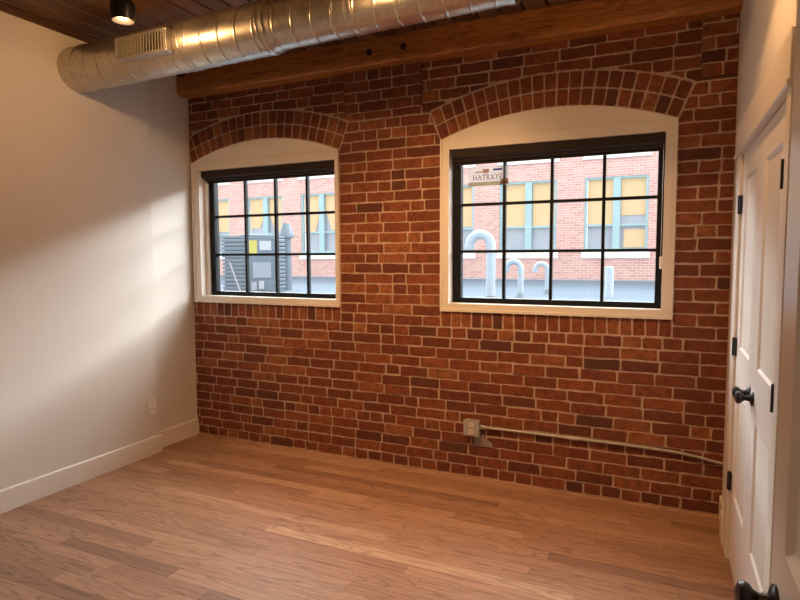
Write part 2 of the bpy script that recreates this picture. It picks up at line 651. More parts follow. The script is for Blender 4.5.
def blocked(z0, z1):
    """x-intervals taken by windows, sills and arches in a course"""
    iv = []
    mz = (z0 + z1) / 2
    for w in WIN:
        if z1 > SOL0 + 0.03 and mz < ZS:
            iv.append((w['x0'], w['x1']))
        elif ZS <= mz < ZS + RING * math.cos(w['a']) - 0.01:
            k = (mz - ZS) * math.tan(w['a'])
            # leave the brick to be cut by the skewback line
            iv.append((w['x0'] - k + 0.04, w['x1'] + k - 0.04))
    return iv
PIER = (1.535, 2.14)
COL = (3.872, W)
n_c = 0
z = Z0
HEADER = {0, 4, 13}
while z < 2.93:
    z1 = z + CH
    free = [(-0.02, W + 0.02)]
    iv = blocked(z, z1)
    if z > 2.56:
        iv = iv + [PIER, COL]
    for a, b in iv:
        nf = []
        for p, q in free:
            if b <= p or a >= q:
                nf.append((p, q))
            else:
                if a > p: nf.append((p, a))
                if b < q: nf.append((b, q))
        free = nf
    for p, q in free:
        small = (q - p) < 1.0
        hd = n_c in HEADER or (small and n_c % 5 == 2)
        x = p if small else p - rng.random() * 0.2
        x0 = x
        first = True
        while x0 < q - 0.02:
            ln = 0.112 if hd else 0.222
            if not hd and rng.random() < 0.10:
                ln = 0.112
            if hd and rng.random() < 0.12:
                ln = 0.222
            ln *= rng.uniform(0.95, 1.05)
            if small and first and n_c % 2 and not hd:
                ln = 0.14 * rng.uniform(0.8, 1.1)
            first = False
            x1 = x0 + ln
            if q - x1 < 0.06:
                x1 = q
            a, b = max(x0, p), min(x1, q)
            zz0, zz1 = z, z1
            if b - a > 0.025:
                # the course just under a window is filled up to the rowlock
                lay(a, b, zz0, zz1)
            x0 = x1
    z = z1
    n_c += 1
# rowlock sills
for w in WIN:
    x = w['x0'] + 0.004
    n = round((w['x1'] - w['x0']) / 0.0745)
    st = (w['x1'] - w['x0'] - 0.004) / n
    for k in range(n):
        j = JT / 2
        a, b = x + k * st + j, x + (k + 1) * st - j
        brick([(a, SOL0 + j), (b, SOL0 + j), (b, ZB - 0.004), (a, ZB - 0.004)])
    # two rings of rowlock voussoirs
    for rg in range(2):
        r0 = w['R'] + rg * RING / 2 + JT * 0.6
        r1 = w['R'] + (rg + 1) * RING / 2 - JT * 0.3
        n = round(2 * w['a'] * w['R'] / 0.0735)
        for k in range(n):
            t0 = -w['a'] + 2 * w['a'] * k / n + JT / 2 / r0 + rng.uniform(-0.0008, 0.0008)
            t1 = -w['a'] + 2 * w['a'] * (k + 1) / n - JT / 2 / r0 + rng.uniform(-0.0008, 0.0008)
            brick([(w['cx'] + r0 * math.sin(t0), w['cz'] + r0 * math.cos(t0)), (w['cx'] + r0 * math.sin(t1), w['cz'] + r0 * math.cos(t1)),
                   (w['cx'] + r1 * math.sin(t1), w['cz'] + r1 * math.cos(t1)), (w['cx'] + r1 * math.sin(t0), w['cz'] + r1 * math.cos(t0))], 0, None, 0.0015)
# corbelled pier between the arches, right-hand pilaster
def pier(x0, x1, z0, z1, yf, pat, ch):
    slab(x0 + 0.004, x1 - 0.004, z0 + 0.006, z1 - 0.004, yf, 0.02)
    n = round((z1 - z0) / ch)
    for k in range(n):
        a, b = z0 + (z1 - z0) * k / n, z0 + (z1 - z0) * (k + 1) / n
        cuts = pat[k % len(pat)]
        e = [x0] + [x0 + (x1 - x0) * c for c in cuts] + [x1]
        for p, q in zip(e, e[1:]):
            j = JT / 2
            poly = [(p + j * (p != x0), a + j), (q - j * (q != x1), a + j), (q - j * (q != x1), b - j), (p + j * (p != x0), b - j)]
            brick(poly, yf)
        # the return face on the side
        BR.box(x1 - 0.006, x1 + 0.002, yf + 0.004, 0.0, a + j, b - j, 0)
        BR.box(x0 - 0.002, x0 + 0.006, yf + 0.004, 0.0, a + j, b - j, 0)
pier(PIER[0], PIER[1], 2.592, 2.888, -0.034, [(0.20, 0.58, 0.9), (0.16, 0.50, 0.83), (0.34, 0.64), (0.14, 0.31, 0.48, 0.64, 0.8)], CH)
pier(COL[0], COL[1] + 0.01, 2.565, 2.935, -0.010, [(0.55,), (0.62,), (0.35,), (0.9,), (0.5,)], CH)
struct('wall_back', BR, [M['brick'], M['mortar']])

# ------------------------------------------------------------------ other walls
mb = MB()
mb.box(-0.14, LX, -6.0, -0.49, -0.06, CEIL + 0.03)
mb.box(-0.14, 0.0, -0.49, 0.0, -0.06, CEIL + 0.03)
struct('wall_left', mb, M['wall'], bevel=0.003)
mb = MB()
mb.box(W, W + 0.14, -6.0, 0.0, -0.06, CEIL + 0.03)
struct('wall_right', mb, M['wall'])
DX0, DX1, DZ = 2.925, 3.925, 2.04       # doorway in which the camera stands
mb = MB()
mb.box(LX - 0.01, DX0, BACK - 0.12, BACK, -0.06, CEIL + 0.03)
mb.box(DX1, W + 0.01, BACK - 0.12, BACK, -0.06, CEIL + 0.03)
mb.box(DX0, DX1, BACK - 0.12, BACK, DZ, CEIL + 0.03)
struct('wall_front', mb, M['backpaint'])
mb = MB()
mb.box(-0.1, W + 0.1, -6.1, -6.0, -0.06, CEIL + 0.03)
struct('wall_hall', mb, M['backpaint'])
mb = MB()                               # casing round that doorway, on the room side
mb.box(DX0 - 0.09, DX0, BACK, BACK + 0.018, 0, DZ + 0.09)
mb.box(DX0, DX1, BACK, BACK + 0.018, DZ, DZ + 0.09)
struct('trim_1', mb, M['trim'], bevel=0.003)
mb = MB()                               # dark board along the top of the left wall
mb.box(LX, LX + 0.02, -6.0, -0.12, CEIL - 0.042, CEIL + 0.002)
struct('trim_2', mb, M['ceil'], bevel=0.002)
mb = MB()                               # quarter strip between floor and bricks
mb.prism([(0.0, 0.0), (-0.022, 0.0), (-0.016, 0.010), (0.0, 0.013)], 0, 0.0, W)
struct('trim_3', mb, M['floor'])

# baseboards
BH, BT = 0.140, 0.016
def base_prof(x):
    return [(x, 0), (x + BT, 0), (x + BT, BH - 0.006), (x + BT - 0.005, BH), (x, BH)]
mb = MB()
mb.prism(base_prof(LX), 1, BACK, -0.474)
mb.prism(base_prof(0.0), 1, -0.474, -0.001)
struct('baseboard_left', mb, M['trim'])
mb = MB()
mb.box(W - 0.028, W, -0.372, -0.25, 0, 0.15)
mb.box(W - 0.014, W, -0.25, -0.012, 0, 0.14)
struct('baseboard_right', mb, M['trim'], bevel=0.004)

# ------------------------------------------------------------------ windows
for wi, w in enumerate(WIN):
    root = empty('window_%d' % (wi + 1), (w['cx'], 0, ZB))
    root['kind'] = 'structure'
    x0, x1, il, ir = w['x0'], w['x1'], w['il'], w['ir']
    mb = MB()                           # casing boards
    yf = -0.012
    mb.box(x0 + 0.003, il, yf, 0.0, ZB, ZS)
    mb.box(ir, x1 - 0.003, yf, 0.0, ZB, ZS)
    mb.box(il, ir, yf, 0.0, ZB, IZ0)
    mb.box(il, ir, yf, 0.0, IZ1, ZS)
    mb.build('casing', M['winwhite'], root, bevel=0.002)
    mb = MB()                           # raised outer edge of the casing
    e = 0.015
    mb.box(x0, x0 + e, yf - 0.011, 0.0, ZB - 0.004, ZS)
    mb.box(x1 - e, x1, yf - 0.011, 0.0, ZB - 0.004, ZS)
    mb.box(x0 + e, x1 - e, yf - 0.011, 0.0, ZB - 0.004, ZB + e)
    mb.build('edge_band', M['winwhite'], root, bevel=0.002)
    mb = MB()                           # painted board filling the arch
    pts = [(x0 + 0.004, ZS), (x1 - 0.004, ZS)]
    n = 40
    for k in range(n + 1):
        t = w['a'] - 2 * w['a'] * k / n
        pts.append((w['cx'] + (w['R'] - 0.001) * math.sin(t) * 0.997, w['cz'] + (w['R'] - 0.001) * math.cos(t)))
    mb.prism(pts, 1, -0.006, 0.0)
    mb.build('arch_board', M['winwhite'], root)
    mb = MB()                           # lining of the reveal
    yd = 0.075
    mb.box(il - 0.012, il, 0.0, T, IZ0 - 0.012, IZ1 + 0.012)
    mb.box(ir, ir + 0.012, 0.0, T, IZ0 - 0.012, IZ1 + 0.012)
    mb.box(il, ir, 0.0, T, IZ0 - 0.012, IZ0)
    if wi == 0:
        mb.box(il, il + 0.034, 0.045, T, IZ0, IZ1)
    mb.box(il, ir, 0.0, T, IZ1, IZ1 + 0.012)
    mb.build('reveal', M['winwhite'], root)
    fy0, fy1 = 0.070, 0.125
    gl, gr = w['gl'], w['gr']
    gz0, gz1 = 1.262, 2.235
    mb = MB()                           # black sash frame
    fl = il + (0.034 if wi == 0 else 0.0)
    mb.box(fl, gl, fy0, fy1, IZ0, IZ1)
    mb.box(gr, ir, fy0, fy1, IZ0, IZ1)
    mb.box(gl, gr, fy0, fy1, IZ0, gz0)
    mb.box(gl, gr, fy0, fy1, gz1, IZ1)
    fo = mb.build('frame', M['frame'], root, bevel=0.003)
    mb = MB()
    for xx in w['v']:
        mb.box(xx - 0.0095, xx + 0.0095, 0.082, 0.112, gz0, gz1)
    for zz in (1.574, 1.898) if wi == 0 else (1.585, 1.909):
        mb.box(gl, gr, 0.083, 0.111, zz - 0.0095, zz + 0.0095)
    mb.build('muntins', M['frame'], root)
    mb = MB()
    q = [mb.vert(p) for p in ((gl, 0.097, gz0), (gr, 0.097, gz0), (gr, 0.097, gz1), (gl, 0.097, gz1))]
    mb.face(q)
    mb.build('pane', M['glass'], root)
# sash lock on the wide window
# ------------------------------------------------------------------ roller shades
def shade(xa, xb, label, chain_x=None):
    r = empty('roller_shade', ((xa + xb) / 2, 0.03, 2.19))
    tag(r, label, 'window shade', 'rolled-up roller shades')
    mb = MB()
    mb.prism([(0.004, 2.276), (0.062, 2.276), (0.062, 2.222), (0.030, 2.216), (0.008, 2.222), (0.004, 2.232)], 0, xa, xb)
    mb.build('cassette', M['shade'], r, bevel=0.003)
    mb = MB()
    mb.tube([(xa + 0.012, 0.046, 2.211), (xb - 0.012, 0.046, 2.211)], 0.015, 16)
    mb.box(xa + 0.012, xb - 0.012, 0.058, 0.061, 2.190, 2.222)
    mb.build('rolled_fabric', M['shade'], r, smooth=True)
    mb = MB()
    mb.tube([(xa + 0.012, 0.0595, 2.186), (xb - 0.012, 0.0595, 2.186)], 0.007, 10)
    mb.build('bottom_bar', M['shade'], r, smooth=True)
    if chain_x:
        mb = MB()
        for yy in (0.028, 0.052):
            for k in range(0, 118):
                zz = 2.222 - k * 0.0062
                mb.lathe((chain_x, yy, zz), (0, 0, 1), [(-0.0022, 0.0008), (0, 0.0022), (0.0022, 0.0008)], 6)
        ch = mb.build('bead_chain', mat('bead_chain_white', (0.62, 0.58, 0.55), 0.4), r, smooth=True)
        mb = MB()
        mb.box(chain_x - 0.006, chain_x + 0.010, 0.022, 0.058, 1.470, 1.545)
        mb.build('chain_tensioner', M['plate'], ch, bevel=0.004)
shade(0.112, 1.426, 'dark brown roller shade rolled up at the top of the smaller window')
shade(2.356, 3.690, 'dark brown roller shade with white bead chain atop the wider window', 3.684)

# ------------------------------------------------------------------ sticker on the glass
def text_mesh(s, size, m, name, parent, loc, rot, depth=0.0006, sx=1.0):
    cu = bpy.data.curves.new('t', 'FONT')
    cu.body = s
    cu.size = size
    cu.extrude = depth
    to = bpy.data.objects.new('t', cu)
    C.objects.link(to)
    dg = bpy.context.evaluated_depsgraph_get()
    me = bpy.data.meshes.new_from_object(to.evaluated_get(dg))
    bpy.data.objects.remove(to)
    me.name = name
    me.materials.clear()
    me.materials.append(m)
    o = bpy.data.objects.new(name, me)
    C.objects.link(o)
    o.matrix_world = Matrix.Translation(loc) @ rot @ Matrix.Diagonal((sx, 1, 1, 1))
    if parent:
        mw = o.matrix_world.copy()
        o.parent = parent
        o.matrix_parent_inverse = Matrix.Translation(-parent.location)
        o.matrix_basis = mw
    return o
def film(name, col, alpha):
    m = bpy.data.materials.new(name)
    m.use_nodes = True
    n, l = m.node_tree.nodes, m.node_tree.links
    n.clear()
    out = n.new('ShaderNodeOutputMaterial')
    tr = n.new('ShaderNodeBsdfTransparent')
    tl = n.new('ShaderNodeBsdfTranslucent')
    tl.inputs[0].default_value = (*col, 1)
    mx = n.new('ShaderNodeMixShader')
    mx.inputs[0].default_value = alpha
    l.new(tr.outputs[0], mx.inputs[1])
    l.new(tl.outputs[0], mx.inputs[2])
    l.new(mx.outputs[0], out.inputs[0])
    return m
st = empty('window_sticker', (2.56, 0.094, 2.06))
tag(st, 'pale sticker with lettering and orange corner stuck to the wide window pane', 'sticker')
def pl(x0, x1, z0, z1, y, name, m):
    b = MB()
    b.box(x0, x1, y, y + 0.0006, z0, z1)
    return b.build(name, m, st)
pl(2.455, 2.735, 2.032, 2.168, 0.0760, 'backing', film('sticker_film', (0.16, 0.145, 0.125), 0.32))
pl(2.455, 2.690, 2.032, 2.060, 0.0752, 'tan_band', film('sticker_tan', (0.26, 0.19, 0.10), 0.75))
pl(2.682, 2.735, 2.036, 2.075, 0.0750, 'orange_patch', film('sticker_orange', (0.275, 0.121, 0.055), 0.8))
pl(2.630, 2.692, 2.132, 2.145, 0.0752, 'blue_bar', film('sticker_blue', (0.044, 0.055, 0.138), 0.9))
pl(2.555, 2.600, 2.118, 2.146, 0.0752, 'red_patch', film('sticker_red', (0.231, 0.083, 0.050), 0.7))
pl(2.500, 2.552, 2.122, 2.132, 0.0752, 'red_bar', film('sticker_red_bar', (0.231, 0.094, 0.055), 0.6))
text_mesh('HATRXYE', 0.058, mat('sticker_ink', (0.16, 0.15, 0.20), 0.7), 'lettering', st, (2.485, 0.0750, 2.070), Matrix.Rotation(PI / 2, 4, 'X'), 0.0002, 0.82)
b = MB()
b.lathe((2.722, 0.0748, 2.050), (0, 1, 0), [(-0.0004, 0.006), (0.0004, 0.006)], 14)
b.build('dot', M['slot'], st)

# ------------------------------------------------------------------ closet: casing and doors on the right wall
CX = 4.030
mb = MB()
mb.box(CX, W, -0.525, -0.372, 0, 2.060)
mb.box(CX, W, -1.775, -1.700, 0, 2.060)
struct('trim_4', mb, M['trim'], bevel=0.004)
mb = MB()
mb.box(CX - 0.006, W, -1.780, -0.362, 2.058, 2.205)
mb.prism([(CX - 0.014, 2.044), (CX - 0.014, 2.056), (CX - 0.010, 2.060), (W, 2.060), (W, 2.038), (CX - 0.008, 2.038)], 1, -1.785, -0.356)
struct('trim_5', mb, M['trim'], bevel=0.003)

def door_leaf(name, y0, y1, knob_y, hinge_y, x=4.044, z0=0.02, z1=2.034, stile=0.115, kz=0.978, lock=1.103):
    """panelled leaf facing -x; y0 < y1"""
    mb = MB()
    th = 0.034
    rails = [(z0, 0.37), (lock - 0.21, lock), (1.913, z1)]
    mb.box(x, x + th, y0, y0 + stile, z0, z1)
    mb.box(x, x + th, y1 - stile, y1, z0, z1)
    for a, b in rails:
        mb.box(x, x + th, y0 + stile, y1 - stile, a, b)
    pans = [(0.37, lock - 0.21), (lock, 1.913)]
    for a, b in pans:
        s = 0.016                      # sloped moulding down to the recessed panel
        yo0, yo1 = y0 + stile, y1 - stile
        o = [mb.vert(p) for p in ((x, yo0, a), (x, yo1, a), (x, yo1, b), (x, yo0, b))]
        i = [mb.vert(p) for p in ((x + 0.012, yo0 + s, a + s), (x + 0.012, yo1 - s, a + s), (x + 0.012, yo1 - s, b - s), (x + 0.012, yo0 + s, b - s))]
        for k in range(4):
            mb.face((o[k], o[(k + 1) % 4], i[(k + 1) % 4], i[k]))
        mb.face(i)
    leaf = mb.build(name, M['door'])
    leaf['kind'] = 'structure'
    knob = MB()
    knob.lathe((x, knob_y, kz), (-1, 0, 0), [(-0.002, 0.029), (0.005, 0.030), (0.009, 0.026), (0.013, 0.013), (0.028, 0.0105), (0.036, 0.015),
                                        (0.042, 0.023), (0.051, 0.026), (0.059, 0.023), (0.064, 0.012), (0.065, 0.002)], 28)
    knob.build('door_knob', M['black'], leaf, smooth=True)
    if hinge_y is not None:
        for zc in (1.795, 1.098, 0.415):
            h = MB()
            h.tube([(x - 0.012, hinge_y, zc - 0.045), (x - 0.012, hinge_y, zc + 0.045)], 0.008, 12)
            h.box(x - 0.014, x - 0.001, hinge_y - 0.022, hinge_y + 0.016, zc - 0.044, zc + 0.044)
            h.build('hinge', M['black'], leaf)
    return leaf
door_leaf('door_1', -1.111, -0.530, -1.062, -0.532)
door_leaf('door_2', -1.696, -1.114, -1.163, -1.694)

# room door, folded open beside the camera (its face looks into the room)
door_leaf('door_3', -3.395, -2.590, -2.652, None, x=3.905, z0=0.01, z1=2.03, kz=0.935, lock=1.045)
# dark closet interior
# ------------------------------------------------------------------ beam
bm_ = MB()
x0b, x1b = 0.005, W
ya, za, zb_ = -0.130, 2.888, CEIL + 0.01
ns = 40
prev = None
rr = random.Random(3)
for k in range(ns + 1):
    xx = x0b + (x1b - x0b) * k / ns
    wv = rr.uniform(-0.003, 0.003)
    sec = [(ya + wv + 0.004, za + 0.012 + wv), (ya + wv, za + 0.03), (ya + wv, zb_), (0.0, zb_), (0.0, za), (ya + 0.016, za + wv * 0.5)]
    ids = [bm_.vert((xx, yy, zz)) for yy, zz in sec]
    if prev:
        for q in range(6):
            bm_.face((prev[q], prev[(q + 1) % 6], ids[(q + 1) % 6], ids[q]))
    else:
        bm_.face(ids[::-1])
    prev = ids
bm_.face(prev)
beam = bm_.build('timber_beam', M['beam'])
tag(beam, 'long honey-brown timber beam resting on top of the brick wall', 'beam')
for xx in (1.793, 2.055):
    b = MB()
    b.lathe((xx, ya + 0.003, 2.972), (0, -1, 0), [(0, 0.024), (0.006, 0.023), (0.008, 0.016), (0.012, 0.015), (0.013, 0.004)], 16)
    b.build('bolt', M['bolt'], beam, smooth=True)

# ------------------------------------------------------------------ duct
DY = -1.075
def duct_c(x):
    return 2.808 + 0.0135 * x
duct = empty('spiral_duct', (1.5, DY, 2.83))
tag(duct, 'round galvanised spiral duct running under the ceiling along the brick wall', 'duct')
def spiral(xa, xb, r, name, pitch=0.122):
    mb = MB()
    n = 56
    ds = 0.0035
    m = int((xb - xa) / ds)
    prev = None
    for k in range(m + 1):
        x = xa + (xb - xa) * k / m
        ids = []
        for q in range(n):
            th = 2 * PI * q / n
            f = ((x / pitch) + q / n) % 1.0
            d = min(f, 1 - f) * pitch
            rr_ = r + (0.0034 * max(0, 1 - (d / 0.0055) ** 2) if d < 0.0055 else 0)
            ids.append(mb.vert((x, DY + rr_ * math.cos(th), duct_c(x) + rr_ * math.sin(th))))
        if prev:
            for q in range(n):
                q2 = (q + 1) % n
                mb.face((prev[q], prev[q2], ids[q2], ids[q]))
        else:
            mb.face(ids[::-1])
        prev = ids
    mb.face(prev)
    o = mb.build(name, M['galv'], duct)
    for p in o.data.polygons:
        p.use_smooth = True
    return o
spiral(LX - 0.002, 1.70, 0.143, 'pipe')
spiral(1.70, 3.03, 0.128, 'pipe')
def collar(x0, x1, ra, rb):
    mb = MB()
    prof = [(0, ra - 0.01), (0, ra + 0.0028), (0.005, ra + 0.0042), (0.010, ra + 0.0025), (x1 - x0 - 0.010, rb + 0.0025), (x1 - x0 - 0.005, rb + 0.0042), (x1 - x0, rb + 0.0028), (x1 - x0, rb - 0.01)]
    mb.lathe((x0, DY, duct_c(x0)), (1, 0, 0.0135), prof, 56)
    mb.build('coupling', M['galv'], duct, smooth=True)
collar(1.662, 1.742, 0.143, 0.128)
collar(1.050, 1.105, 0.143, 0.143)
collar(2.195, 2.240, 0.128, 0.128)
mb = MB()
mb.lathe((3.015, DY, duct_c(3.015)), (1, 0, 0.0135), [(0, 0.12), (0, 0.132), (0.03, 0.132), (0.034, 0.128), (0.036, 0.06), (0.036, 0.004)], 56)
mb.build('end_cap', M['galv'], duct, smooth=True)  # unseen end, stopped short so lamp light reaches the beam
# supply register on the side of the duct
gx0, gx1 = 0.665, 1.040
gc = duct_c(0.75) - 0.012
mb = MB()
yo = DY - 0.186
mb.box(gx0 - 0.02, gx1 + 0.03, yo, yo + 0.07, gc - 0.066, gc - 0.052)
mb.box(gx0 - 0.02, gx1 + 0.03, yo, yo + 0.09, gc + 0.052, gc + 0.066)
mb.box(gx0 - 0.02, gx0, yo, yo + 0.07, gc - 0.052, gc + 0.052)
mb.box(gx1, gx1 + 0.03, yo, yo + 0.07, gc - 0.052, gc + 0.052)
reg = mb.build('register', M['galv'], duct, bevel=0.003)
mb = MB()
mb.box(gx0, gx1, yo + 0.040, yo + 0.045, gc - 0.052, gc + 0.052)
mb.build('opening', M['slot'], reg)  # black plate standing in for the shade behind the louvers
mb = MB()
nl = 16
for k in range(nl):
    xx = gx0 + 0.012 + (gx1 - gx0 - 0.024) * k / (nl - 1)
    mb.prism([(xx - 0.002, yo + 0.004), (xx + 0.003, yo + 0.003), (xx - 0.010, yo + 0.030), (xx - 0.012, yo + 0.030)], 2, gc - 0.052, gc + 0.052)
mb.build('louvers', mat('louver_steel', (0.34, 0.31, 0.26), 0.5, 0.4), reg)
mb = MB()
mb.box(0.768, 0.784, yo - 0.004, yo + 0.01, gc - 0.045, gc + 0.035)
mb.build('damper_lever', M['galv'], reg, bevel=0.002)

# ------------------------------------------------------------------ track lamps
rail = MB()
rail.box(0.75, 3.95, -1.560, -1.526, CEIL - 0.022, CEIL + 0.002)
rail_o = rail.build('track_rail', M['black'], bevel=0.002)
tag(rail_o, 'black lighting track on the ceiling carrying the lamp heads', 'track')
TY = -1.543
def track_lamp(x, label, spot=150, blend=0.5, power=1.0, spill=1.0, aim=(0, 0.3, -1)):
    r = empty('track_lamp', (x, TY, CEIL - 0.022))
    tag(r, label, 'lamp', 'track lamp heads')
    mb = MB()
    mb.lathe((x, TY, 2.800), (0, 0, 1), [(0.0, 0.050), (0.0, 0.054), (0.020, 0.058), (0.060, 0.064), (0.085, 0.062), (0.110, 0.048), (0.135, 0.038), (0.175, 0.034), (0.180, 0.02)], 32)
    mb.build('lamp_housing', M['black'], r, smooth=True)
    mb = MB()
    mb.tube([(x, TY, 2.975), (x, TY, CEIL - 0.020)], 0.010, 12)
    mb.build('stem', M['black'], r, smooth=True)
    mb = MB()
    mb.lathe((x, TY, 2.7985), (0, 0, -1), [(-0.004, 0.049), (-0.003, 0.047), (-0.002, 0.030), (-0.0015, 0.004)], 28)
    mb.build('lens', M['lens'], r, smooth=True)
    ld = bpy.data.lights.new('track_lamp_light', 'SPOT')
    ld.energy = LAMP_W * power
    ld.color = WARM
    ld.spot_size = math.radians(spot)
    ld.spot_blend = blend
    ld.shadow_soft_size = 0.045
    lo = bpy.data.objects.new('track_lamp_light', ld)
    C.objects.link(lo)
    lo.parent = r
    lo.matrix_parent_inverse = Matrix.Translation(-r.location)
    lo.location = (x, TY, 2.782)
    lo.rotation_euler = Vector(aim).to_track_quat('-Z', 'Y').to_euler()
    pd = bpy.data.lights.new('track_lamp_spill', 'POINT')
    pd.energy = SPILL_W * spill
    pd.color = WARM
    pd.shadow_soft_size = 0.03
    po = bpy.data.objects.new('track_lamp_spill', pd)
    C.objects.link(po)
    po.parent = r
    po.matrix_parent_inverse = Matrix.Translation(-r.location)
    po.location = (x, TY, 2.755)
    return r
track_lamp(1.061, 'black track lamp head with lit lens hanging above the duct register', 92, 0.9, 0.6, 1.5, (0.35, 0.75, -1.3))
track_lamp(2.360, 'black track lamp head mounted midway along the ceiling track', 100, 0.9, 2.2, 1.2, (0.0, 0.8, -1.2))
track_lamp(3.660, 'black track lamp head at the closet end of the track', 124, 0.15, 0.38, 0.7, (-0.1, 0.1, -1))
# warm fill light added behind the camera, no fixture modelled
hl_ = bpy.data.lights.new('hall_fill', 'AREA')
hl_.energy = HALL_W
hl_.color = WARM
hl_.size = 0.5
ho = bpy.data.objects.new('hall_fill', hl_)
C.objects.link(ho)
ho.location = (2.9, -4.9, CEIL - 0.02)

# ------------------------------------------------------------------ wall outlet on the left wall
wo = empty('wall_outlet', (LX, -0.555, 0.388))
tag(wo, 'white outlet cover low on the plain painted wall', 'outlet')
mb = MB()
mb.box(LX, LX + 0.006, -0.592, -0.516, 0.327, 0.449)
mb.build('cover_plate', M['plate'], wo, bevel=0.002)
for zc in (0.362, 0.414):
    mb = MB()
    mb.box(LX + 0.004, LX + 0.0085, -0.571, -0.537, zc - 0.017, zc + 0.017)
    s_ = mb.build('socket', M['plate'], wo, bevel=0.003)
    mb = MB()
    mb.box(LX + 0.008, LX + 0.0088, -0.563, -0.560, zc - 0.005, zc + 0.009)
    mb.box(LX + 0.008, LX + 0.0088, -0.549, -0.546, zc - 0.005, zc + 0.009)
    mb.build('slots', M['slot'], s_)

# ------------------------------------------------------------------ steel outlet box and conduit on the bricks
ob = empty('outlet_box', (2.527, 0, 0.37))
tag(ob, 'grey steel outlet box fixed to the bricks at the end of the conduit', 'outlet box')
mb = MB()
mb.box(2.474, 2.580, -0.058, -0.006, 0.320, 0.424)
mb.build('box', M['steel'], ob, bevel=0.006)
mb = MB()
mb.box(2.471, 2.583, -0.062, -0.0575, 0.317, 0.427)
cv = mb.build('cover', M['steel'], ob, bevel=0.0015)
for zc in (0.347, 0.395):
    mb = MB()
    mb.prism([(2.527 + 0.0175 * math.cos(2 * PI * k / 16), zc + max(-0.014, min(0.014, 0.0185 * math.sin(2 * PI * k / 16)))) for k in range(16)], 1, -0.0655, -0.0615)
    s_ = mb.build('socket', M['cream'], ob)
    mb = MB()
    mb.box(2.520, 2.5225, -0.0660, -0.0650, zc - 0.004, zc + 0.008)
    mb.box(2.5315, 2.534, -0.0660, -0.0650, zc - 0.004, zc + 0.008)
    mb.build('slots', M['slot'], s_)
pt = MB()
pt.prism([(2.53, 0.245), (2.66, 0.235), (2.665, 0.262), (2.60, 0.30), (2.585, 0.315), (2.535, 0.31)], 1, -0.012, 0.0)
pt_o = pt.build('mortar_patch', mat('grey_mortar', (0.30, 0.24, 0.20), 0.95))
tag(pt_o, 'rough grey mortar patch smeared on the bricks under the outlet box', 'patch')
cd = empty('electrical_conduit', (3.3, -0.02, 0.37))
tag(cd, 'thin steel conduit running along the bricks from the outlet box to the corner', 'conduit')
mb = MB()
pts = [(2.580, -0.026, 0.377), (2.66, -0.022, 0.376), (2.80, -0.022, 0.377), (3.11, -0.022, 0.376), (3.54, -0.022, 0.375), (3.80, -0.022, 0.368), (3.93, -0.023, 0.354), (4.00, -0.024, 0.340), (W - 0.002, -0.024, 0.334)]
mb.tube(pts, 0.0088, 14)
mb.build('tube', M['steel'], cd, smooth=True)
mb = MB()
mb.lathe((2.580, -0.026, 0.377), (1, 0, 0), [(0, 0.018), (0.012, 0.018), (0.014, 0.014), (0.034, 0.014), (0.035, 0.011)], 14)
mb.build('connector', M['steel'], cd, smooth=True)
for xx in (3.20,):
    mb = MB()
    mb.lathe((xx - 0.035, -0.022, 0.3757), (1, 0, 0), [(0, 0.009), (0, 0.0125), (0.07, 0.0125), (0.07, 0.009)], 14)
    mb.build('coupling', M['steel'], cd, smooth=True)

# ------------------------------------------------------------------ outside: roof deck, neighbouring building, roof equipment
ROOF = 0.85
def roof_mat():
    m = mat('roof_membrane', (0.35, 0.40, 0.46), 1.0, 0, 0.0)
    t = NT(m)
    n = t.noise(t.mapping(t.obj(), (0.3, 2.0, 1)), 1.6, 5, 0.6)
    t.link(t.ramp(n.outputs['Fac'], [(0.3, (0.125, 0.155, 0.195)), (0.7, (0.15, 0.185, 0.225))]), t.b.inputs['Base Color'])
    return m
mb = MB()
mb.box(-40, 70, T + 0.01, 40, ROOF - 0.2, ROOF)
struct('roof_deck', mb, roof_mat())

def facade_mat():
    m = mat('facade_brick', (0.5, 0.25, 0.2), 0.9)
    t = NT(m)
    bt = t.add('ShaderNodeTexBrick')
    rot = t.add('ShaderNodeMapping')
    rot.inputs['Rotation'].default_value = (PI / 2, 0, 0)
    t.link(t.obj(), rot.inputs['Vector'])
    t.link(rot.outputs[0], bt.inputs['Vector'])
    bt.inputs['Scale'].default_value = 1.0
    bt.inputs['Brick Width'].default_value = 0.22
    bt.inputs['Row Height'].default_value = 0.074
    bt.inputs['Mortar Size'].default_value = 0.006
    bt.inputs['Color1'].default_value = (0.46, 0.24, 0.20, 1)
    bt.inputs['Color2'].default_value = (0.56, 0.32, 0.27, 1)
    bt.inputs['Mortar'].default_value = (0.62, 0.50, 0.46, 1)
    t.link(bt.outputs['Color'], t.b.inputs['Base Color'])
    return m
FY = 14.0
bld = empty('brick_building', (-2, FY, ROOF))
tag(bld, 'pale red brick mill building with paired windows across the roof', 'building')
xs = [(-16.0, -14.3), (-13.36, -11.70), (-10.875, -9.213), (-8.40, -6.735), (-6.05, -4.45), (-3.55, -1.85), (-1.03, 0.72), (1.51, 3.245), (4.05, 5.75), (6.6, 8.3)]
rows = [(1.72, 3.845), (4.58, 5.75)]
mb = MB()
def fbox(x0, x1, z0, z1):
    mb.box(x0, x1, FY, FY + 0.3, z0, z1)
fbox(-30, 60, ROOF - 0.3, rows[0][0])
fbox(-30, 60, rows[0][1], rows[1][0])
fbox(-30, 60, rows[1][1], 6.05)
ed = [-30] + [e for p in xs for e in p] + [60]
for za_, zb2 in rows:
    for k in range(0, len(ed), 2):
        fbox(ed[k], ed[k + 1], za_, zb2)
mb.build('facade_wall', facade_mat(), bld)
mb = MB()
mb.box(-30, 60, FY - 0.12, FY + 0.35, 6.05, 6.2)
mb.build('coping', mat('coping_stone', (0.6, 0.58, 0.55), 0.8), bld)
